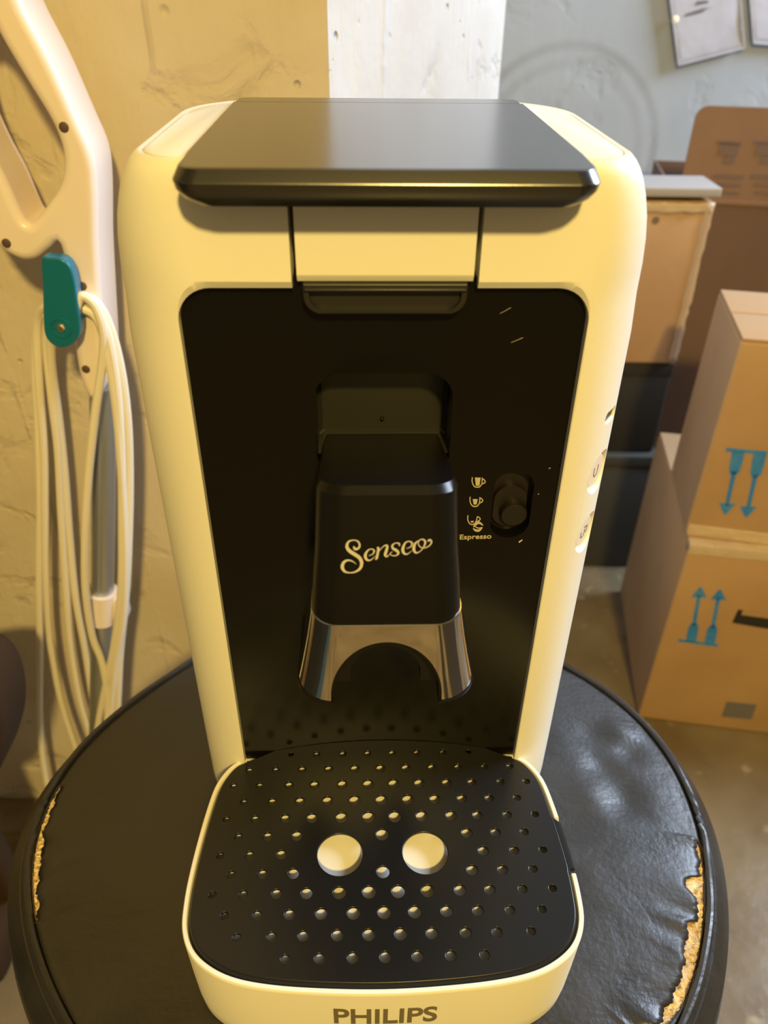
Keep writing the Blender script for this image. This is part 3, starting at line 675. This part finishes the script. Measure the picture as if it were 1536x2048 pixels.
link('grid_edge', loft([edge_ring(.0040, .0186), edge_ring(.0024, .0186, .0026), edge_ring(.0024, .0197, .0026), edge_ring(.0034, .0213, .0022), edge_ring(.0040, .0213, .0012)], cap0=False, cap1=False), 'grid', grid, sharp=30)
# lettering on the tray's front
tm = text_mesh('PHILIPS', .0095, .0003, .0002)
xs = [v.co.x for v in tm.vertices]; ys = [v.co.y for v in tm.vertices]; k = .0385/(max(xs)-min(xs)); x0 = (max(xs)+min(xs))/2
for v in tm.vertices:
    x = (v.co.x-x0)*k; z = v.co.y/(max(ys))*.0120-.0033
    t = max(0, min(1, z/.01)); yf = -.0998 - .0012*t if z > .004 else -.0983-.0015*max(0, z)/.004
    v.co = Vector((x, 0, z)) + Vector((0, v.co.z, 0))
    v.co.y = -v.co.y
for v in tm.vertices:
    base = -.1018*.9985+.0006*(v.co.x/.02)**2
    v.co.y = base+(-.00015 if v.co.y < 0 else .0003)
link('brand_lettering', tm, 'greyprint', tray, smooth=False)

# ================================================================== steam mop against the left wall
MY = .455
mop = tag(empty('steam_mop', (-.20, MY, .0)), 'white steam mop with looped handle and grey tube, leaning by the yellow wall', 'steam mop')
mop.location = (0, 0, 0)
def mp(u, v, y=MY): p = on_y(u, v, y); return (p.x, p.z)
o1 = [mp(*q) for q in [(-60, -130), (10, -60), (45, 20), (98, 120), (150, 235), (182, 310), (191, 380), (194, 500), (203, 640), (208, 720), (205, 775), (190, 800), (172, 792), (155, 745), (143, 660), (134, 570), (116, 490), (96, 500), (70, 520), (35, 520), (-10, 490), (-60, 420), (-120, 300), (-160, 160), (-150, -20), (-110, -110)]]
o2 = [mp(*q) for q in [(-70, -20), (-30, 25), (8, 92), (52, 165), (98, 240), (119, 290), (124, 330), (117, 372), (92, 412), (66, 444), (52, 447), (38, 428), (8, 360), (-30, 290), (-75, 190), (-100, 90), (-98, 10)]]
d2 = lambda ps, per=5: [(p.x, p.y) for p in catmull([(a, b, 0) for a, b in ps], per, True)]
mm = to_xz(shape2d([d2(o1), d2(o2)], .0135, .005, 4), MY+.0185)
wn(link('handle', mm, 'mop', mop, sharp=40))
scr = mat('screw_hole', (.10, .06, .05), .6)
hdl = [o for o in mop.children if o.name.startswith('handle')][0]
for u, v in ((128, 254), (13, 486), (165, 572), (172, 738)):
    p = mp(u, v); sm = loft([[(x, y, q) for x, y in circ(r, 18)] for r, q in ((.0026, 0), (.0026, .0006), (.0023, .0008))]); sm.transform(Matrix.Translation((p[0], MY, p[1])) @ Matrix(((1, 0, 0, 0), (0, 0, -1, 0), (0, 1, 0, 0), (0, 0, 0, 1))))
    link('screw_hole', sm, scr, hdl)
bm = bmesh.new(); P = [on_y(205, 770, .474), on_y(207, 950, .474), on_y(206, 1120, .474), on_y(202, 1300, .474), on_y(196, 1520, .470)]
q = P[-1]; dd = (P[-1]-P[-2]).normalized(); P.append(q+dd*((q.z-.03)/-dd.z))
tube(bm, P, .0088, 20, 5); link('tube', from_bm(bm), 'steel', mop)
a, b = on_y(204, 1180, .474), on_y(203, 1236, .474); ax = (b-a).normalized()
bm = bmesh.new(); tube(bm, [a, (a+b)/2, b], .0125, 20, 2); link('cord_clip', from_bm(bm), 'mop', mop)
ap = on_y(240, 1210, .474); box('clip_tab', (ap.x-.018, .468, ap.z-.012), (ap.x+.006, .482, ap.z+.012), 'mop', mop, .003)
bx = P[-1]; hd = box('mop_head', (bx.x-.05, .425, .004), (bx.x+.16, .503, .034), 'mop', mop, .010, 4)
# teal cord hook (turns on its screw: part of the mop)
HY = .442
ho = [on_y(u, v, HY) for u, v in ((82, 519), (100, 516), (124, 519), (140, 535), (149, 565), (155, 610), (160, 648), (158, 672), (142, 690), (122, 696), (102, 688), (89, 668), (86, 630), (85, 580))]
hm = to_xz(shape2d([d2([(p.x, p.z) for p in ho])], .0038, .0012, 3), HY+.0050)
hk = wn(link('cord_hook', hm, 'teal', mop)); p = on_y(122, 656, HY)
sm = loft([[(x, y, q) for x, y in circ(r, 20)] for r, q in ((.0026, -.001), (.0026, .0008), (.0018, .0016))]); sm.transform(Matrix.Translation((p.x, HY, p.z)) @ Matrix(((1, 0, 0, 0), (0, 0, -1, 0), (0, 1, 0, 0), (0, 0, 0, 1))))
link('screw', sm, 'brass', hk)
bm = bmesh.new(); n = 24; tube(bm, [Vector((p.x+.0058*math.cos(2*math.pi*k/n), HY, p.z+.0058*math.sin(2*math.pi*k/n))) for k in range(n)], .0008, 6, 1, True)
link('screw_collar', from_bm(bm), 'teal', hk)
bm = bmesh.new(); tube(bm, [Vector((p.x, HY+.006, p.z)), Vector((p.x, MY+.03, p.z))], .006, 14, 2); link('hook_post', from_bm(bm), 'mop', hk)

# power cord: one cord wound in long loops over the hook
bm = bmesh.new()
strands = [
 [(150, 622, .446), (163, 592, .447), (190, 612, .449), (207, 665, .450), (204, 730, .452), (190, 830, .453), (176, 960, .453), (170, 1080, .452), (171, 1180, .453), (184, 1270, .455), (205, 1330, .456), (215, 1420, .457), (200, 1560, .458)],
 [(152, 600, .449), (172, 596, .450), (200, 630, .451), (222, 700, .452), (236, 800, .453), (243, 920, .454), (244, 1050, .454), (242, 1180, .454), (228, 1290, .455), (207, 1390, .457), (196, 1450, .458), (180, 1560, .459)],
 [(148, 612, .453), (180, 596, .454), (214, 640, .455), (240, 730, .456), (255, 840, .457), (259, 960, .458), (257, 1080, .458), (251, 1200, .458), (241, 1300, .459), (236, 1400, .460), (228, 1560, .461)],
 [(160, 614, .451), (196, 640, .452), (220, 730, .452), (236, 850, .453), (246, 1000, .454), (250, 1120, .454), (246, 1240, .455), (230, 1330, .456), (222, 1420, .458), (214, 1560, .459)],
 [(110, 620, .470), (86, 618, .478), (74, 660, .484), (79, 780, .486), (88, 900, .487), (90, 1020, .487), (92, 1150, .487), (100, 1280, .486), (122, 1400, .484), (150, 1490, .481), (180, 1580, .478)],
 [(112, 640, .472), (96, 640, .480), (94, 700, .486), (104, 800, .489), (116, 900, .490), (122, 1020, .490), (130, 1150, .489), (140, 1280, .488), (158, 1390, .485), (180, 1470, .482), (205, 1570, .478)],
 [(114, 660, .474), (102, 670, .481), (104, 740, .487), (118, 840, .492), (130, 950, .493), (140, 1080, .493), (152, 1200, .492), (170, 1300, .490), (184, 1390, .487), (196, 1460, .484), (215, 1560, .480)],
 [(108, 630, .474), (78, 640, .486), (70, 720, .492), (76, 850, .495), (80, 1000, .496), (78, 1150, .496), (80, 1300, .494), (80, 1440, .490), (88, 1530, .486), (104, 1600, .482), (150, 1680, .478)]]
ends = []
for s in strands: tube(bm, [on_y(*q) for q in s], .0030, 10, 6); ends.append(on_y(*s[-1]))
for i in range(4):   # the loops close low down, behind the seat
    a, b = ends[i], ends[i+4]; m_ = (a+b)/2; m_.z = min(a.z, b.z)-.035
    tube(bm, [a, a+Vector((0, 0, -.015)), m_, b+Vector((0, 0, -.015)), b], .0030, 10, 6)
    sA, sB = on_y(*strands[i][0]), on_y(*strands[i+4][0]); tube(bm, [sA, (sA+sB)/2+Vector((0, 0, .004)), sB], .0030, 10, 4)
tag(link('power_cord', from_bm(bm), 'cord'), 'cream power cord hanging in long loops from the teal hook', 'cord')

# ================================================================== unidentified dark rounded shape at far left
CY = .37
ch = tag(empty('dark_shape', (0, 0, 0)), 'dark brown rounded shape standing blurred at the far left edge', 'dark_shape')
ol = [mp(u, v, CY) for u, v in ((-300, 1450), (-240, 1380), (-150, 1348), (-60, 1340), (-16, 1362), (10, 1410), (16, 1470), (6, 1520), (-14, 1565), (-40, 1590), (-160, 1610), (-280, 1580))]
bk = wn(link('rounded_slab', to_xz(shape2d([d2(ol)], .016, .012, 4), CY+.016), 'brown_dark', ch, sharp=50))
p0 = on_y(-50, 1540, CY+.02); zb = p0.z
box('post', (p0.x-.05, CY+.004, .05), (p0.x-.005, CY+.03, zb+.02), 'brown_dark', ch, .01)
box('foot', (p0.x-.12, CY-.05, .0), (p0.x-.01, CY+.045, .05), 'brown_dark', ch, .012)

# ================================================================== cartons on the right
def carton(name, label, origin, rz, W, D, Hh, material, group=None):
    t = tag(empty(name, origin, rz), label, 'box', group)
    return t
def strokes_on(name, parent, sets, y, material, th=.0003):
    bm = bmesh.new()
    for pts, w in sets: ribbon(bm, pts, w, lambda x, z: (Vector((x, y, z)), Vector((0, -1, 0))), 3, th)
    return link(name, from_bm(bm), material, parent, smooth=False)
# A: lower carton
A0 = on_z(1275, 1435, 0); A1 = on_z(1536, 1468, 0); arz = math.atan2(A1.y-A0.y, A1.x-A0.x); AH = .276
A = carton('carton', 'large tan cardboard box on the floor with blue arrows pointing up, lowest of the stack', A0, arz, .36, .25, AH, 'card')
box('carton_body', (0, 0, 0), (.36, .245, AH-.004), 'card', A, .003)
for i, (y0, y1) in enumerate(((.001, .1215), (.1235, .244))): box('top_flap', (.001, y0, AH-.004), (.359, y1, AH), 'card', A, .0012)
tp = box('tape', (.0, -.0008, AH-.012), (.36, .012, AH+.0006), 'tape', A, .0006)
Ai = (Matrix.Translation(A0) @ Matrix.Rotation(arz, 4, 'Z')).inverted()
def on_front(u, v, T):   # pixel to the carton's own front plane
    o = T @ CAM; d = T.to_3x3() @ ray(u, v); return o+d*(-o.y/d.y)
def arrow(T, bar, tip, parent, wbar=.012, whead=.010):
    b, t = on_front(*bar, T), on_front(*tip, T); d = Vector((t.x-b.x, t.z-b.z)); L_ = d.length; d.normalize(); n = Vector((-d.y, d.x))
    q = lambda s: (b.x+d.x*L_*s, b.z+d.y*L_*s)
    strokes_on('printed_arrow', parent, [([q(0), q(.28), q(.36)], [.0115, .0105, .004]), ([q(.3), q(.62), q(.86)], [.0045, .0038, .0040]), ([q(.82), q(.9), q(1)], [.016, .010, .002])], -.0002, 'ink')
arrow(Ai, (1382, 1283), (1401, 1174), A); arrow(Ai, (1419, 1287), (1440, 1179), A)
a, b = on_front(1356, 1280, Ai), on_front(1436, 1291, Ai); strokes_on('printed_bar', A, [([(a.x, a.z), (b.x, b.z)], [.004, .004])], -.0002, 'ink')
a, b = on_front(1448, 1418, Ai), on_front(1508, 1424, Ai); strokes_on('printed_square', A, [([(a.x, a.z), (b.x, b.z)], [.027, .027])], -.0002, 'purple')
a = on_front(1470, 1232, Ai); hh = strokes_on('hand_hole', A, [([(a.x, a.z), (a.x+.05, a.z-.003), (a.x+.10, a.z-.003)], [.020, .022, .022])], -.0002, 'black_box')
a = on_front(1484, 1224, Ai); strokes_on('hand_hole_flap', A, [([(a.x, a.z), (a.x+.08, a.z-.003)], [.007, .007])], -.0006, 'card')
# B: upper carton
B0 = Vector((on_z(1368, 1070, AH)[0], on_z(1368, 1070, AH)[1], AH+.0008)); brz = R_(-11); BH = .222
B = carton('carton', 'upside-down tan cardboard box with blue arrows pointing down, stacked on the lowest box', B0, brz, .3, .13, BH, 'card')
box('carton_body', (0, .0, 0), (.30, .135, BH-.003), 'card', B, .003)
for y0, y1 in ((.001, .0665), (.0685, .134)): box('top_flap', (.001, y0, BH-.003), (.299, y1, BH), 'card', B, .001)
Bi = (Matrix.Translation(B0) @ Matrix.Rotation(brz, 4, 'Z')).inverted()
arrow(Bi, (1477, 903), (1450, 1028), B); arrow(Bi, (1520, 908), (1492, 1034), B)
a, b = on_front(1452, 899, Bi), on_front(1534, 906, Bi); strokes_on('printed_bar', B, [([(a.x, a.z), (b.x, b.z)], [.004, .004])], -.0002, 'ink')
box('tape', (.002, -.0007, .0), (.30, .004, .014), 'tape', B, .0005)
# C: big brown open carton behind
C0 = Vector((.411, 1.15, 0)); crz = R_(-9); CH = .505
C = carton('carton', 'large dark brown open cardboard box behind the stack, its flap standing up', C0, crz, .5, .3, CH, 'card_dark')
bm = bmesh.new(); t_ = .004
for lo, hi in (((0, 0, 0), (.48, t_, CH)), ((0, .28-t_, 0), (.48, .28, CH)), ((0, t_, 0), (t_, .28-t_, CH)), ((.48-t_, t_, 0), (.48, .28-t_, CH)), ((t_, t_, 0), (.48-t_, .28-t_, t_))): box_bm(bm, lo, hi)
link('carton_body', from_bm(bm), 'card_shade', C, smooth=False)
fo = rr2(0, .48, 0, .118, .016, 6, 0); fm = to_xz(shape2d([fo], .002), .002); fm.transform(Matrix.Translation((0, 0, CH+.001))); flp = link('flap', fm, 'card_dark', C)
fo = rr2(0, .26, 0, .10, .012, 6, 0); fm = to_xz(shape2d([fo], .002), 0); fm.transform(Matrix.Translation((0, .27, CH+.001)) @ Matrix.Rotation(R_(-90), 4, 'Z') @ Matrix.Rotation(R_(-35), 4, 'X')); 
box('fold_line', (.002, -.0015, CH-.004), (.478, .001, CH+.002), 'card_dark', C, .0006)
Ci = (Matrix.Translation(C0) @ Matrix.Rotation(crz, 4, 'Z')).inverted()
for u0 in (1455, 1530):
    sets = []
    for du, dv, w, L_ in ((-22, 284, .005, 50), (-18, 298, .016, 40), (-8, 318, .010, 22), (-28, 352, .006, 60), (-22, 368, .005, 50), (-20, 384, .004, 44)):
        a = on_front(u0+du, dv, Ci); b = on_front(u0+du+L_, dv+3, Ci); sets.append(([(a.x, a.z), (b.x, b.z)], [w, w]))
    strokes_on('printed_symbol', flp, sets, -.0003, 'ink_dark')
# D: tan carton on the dark ones
D0 = Vector((.383-.34, .95, .344))
D = carton('carton', 'tan box with crinkled tape along its edges, directly right of the coffee machine', D0, 0, .34, .2, .22, 'card')
box('carton_body', (0, 0, 0), (.34, .06, .205), 'card', D, .003)
lm_ = box('lid', (-.002, -.006, .2105), (.344, .061, .2215), 'pale_flap', D, .002)
bm = bmesh.new(); N_ = 40; r0 = []
for i in range(N_+1):
    x = .002+.338*i/N_; r0.append([bm.verts.new((x, -.0015+random.uniform(-.0018, .0004), z+random.uniform(-.0012, .0012))) for z in (.192, .196, .200, .204)])
for a, b in zip(r0, r0[1:]):
    for k in range(3): bm.faces.new((a[k], b[k], b[k+1], a[k+1]))
tpo = link('tape', from_bm(bm), 'tape', D); md = tpo.modifiers.new('s', 'SOLIDIFY'); md.thickness = .0006
bm = bmesh.new(); r0 = []
for i in range(31):
    z = .004+.20*i/30; r0.append([bm.verts.new((x+random.uniform(-.0012, .0012), y, z)) for x, y in ((.331, -.0012), (.337, -.0018), (.3415, -.0005), (.3418, .012))])
for a, b in zip(r0, r0[1:]):
    for k in range(3): bm.faces.new((a[k], b[k], b[k+1], a[k+1]))
tpo = link('edge_tape', from_bm(bm), mat('edge_tape', (.50, .37, .26), .3, spec=.6), D); md = tpo.modifiers.new('s', 'SOLIDIFY'); md.thickness = .0005
bm = bmesh.new(); a = on_y(1311, 441, .95)-D0
bmesh.ops.create_circle(bm, cap_ends=True, segments=14, radius=.0045, matrix=Matrix.Translation((a.x, -.0004, a.z)) @ Matrix.Rotation(R_(90), 4, 'X')); link('dark_spot', from_bm(bm), 'ink_dark', D)
# E, F: dark cartons under D
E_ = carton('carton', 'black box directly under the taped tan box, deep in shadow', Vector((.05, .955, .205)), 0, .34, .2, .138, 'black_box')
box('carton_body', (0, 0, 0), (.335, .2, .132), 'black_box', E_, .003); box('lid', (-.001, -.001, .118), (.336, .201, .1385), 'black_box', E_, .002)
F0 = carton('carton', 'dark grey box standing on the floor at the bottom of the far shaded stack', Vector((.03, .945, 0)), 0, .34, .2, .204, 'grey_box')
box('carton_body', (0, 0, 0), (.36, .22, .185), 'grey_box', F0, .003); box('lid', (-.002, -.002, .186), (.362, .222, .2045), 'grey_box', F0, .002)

# ================================================================== plastic sleeves on the back wall
def sleeve(label, corners, depth, lines):
    t = tag(empty('document_sleeve', (0, 0, 0)), label, 'document sleeve')
    N_ = 14
    def sheet(name, y0, s, material, amp, th):
        bm = bmesh.new(); g = []
        c = sum((Vector((p[0], 0, p[1])) for p in corners), Vector())/4
        P = [c+(Vector((p[0], 0, p[1]))-c)*s for p in corners]
        for i in range(N_+1):
            r = []
            for j in range(N_+1):
                a, b = i/N_, j/N_; p = P[0]*(1-a)*(1-b)+P[1]*a*(1-b)+P[2]*a*b+P[3]*(1-a)*b
                r.append(bm.verts.new((p.x, y0-amp*(.5+.5*math.sin(a*9+b*4))*(.3+a), p.z)))
            g.append(r)
        for i in range(N_):
            for j in range(N_): bm.faces.new((g[i][j], g[i+1][j], g[i+1][j+1], g[i][j+1]))
        o = link(name, from_bm(bm), material, t); md = o.modifiers.new('s', 'SOLIDIFY'); md.thickness = th; return o
    pap = sheet('paper_sheet', 1.494, .86, 'paper', .001, .0004)
    sheet('plastic_front', 1.489, 1.0, 'film', .003, .0003)
    bm = bmesh.new()
    for k in range(4):
        a, b = corners[k], corners[(k+1) % 4]; tube(bm, [Vector((a[0], 1.4865, a[1])), Vector((b[0], 1.4865, b[1]))], .0016, 6, 3)
    link('welded_edge', from_bm(bm), mat('sleeve_edge', (.50, .49, .53), .3), t)
    if lines:
        bm = bmesh.new()
        for pts, w in lines: ribbon(bm, pts, w, lambda x, z: (Vector((x, 1.4878, z)), Vector((0, -1, 0))), 3, .0004)
        link('printed_lines', from_bm(bm), mat('line_print', (.15, .14, .15), .6), pap, smooth=False)
    return t
w_ = lambda u, v: (on_y(u, v, 1.49).x, on_y(u, v, 1.49).z)
ln = [([w_(1370, 30), w_(1400, 22), w_(1422, 15), w_(1445, 8)], [.003, .006, .004, .005]), ([w_(1392, 6), w_(1415, 3)], [.005, .004]), ([w_(1380, -14), w_(1432, -24)], [.004, .004])]
sleeve('clear plastic sleeve with a printed sheet hanging on the grey wall, left one', [w_(1332, -60), w_(1356, 130), w_(1487, 96), w_(1470, -95)], 0, ln)
sleeve('clear plastic sleeve cut off by the upper right corner of the picture', [w_(1490, -110), w_(1506, 86), w_(1640, 96), w_(1630, -100)], 0, None)
p = on_y(1351, 40, 1.486); bm = bmesh.new(); bmesh.ops.create_uvsphere(bm, u_segments=14, v_segments=10, radius=.0062, matrix=Matrix.Translation((p.x, 1.4895, p.z)) @ Matrix.Scale(.6, 4, (0, 1, 0)))
tag(link('wall_pin', from_bm(bm), mat('pin_brass', (1, .85, .55), .3)), 'small pale round pin fixing the left plastic sleeve to the wall', 'pin')
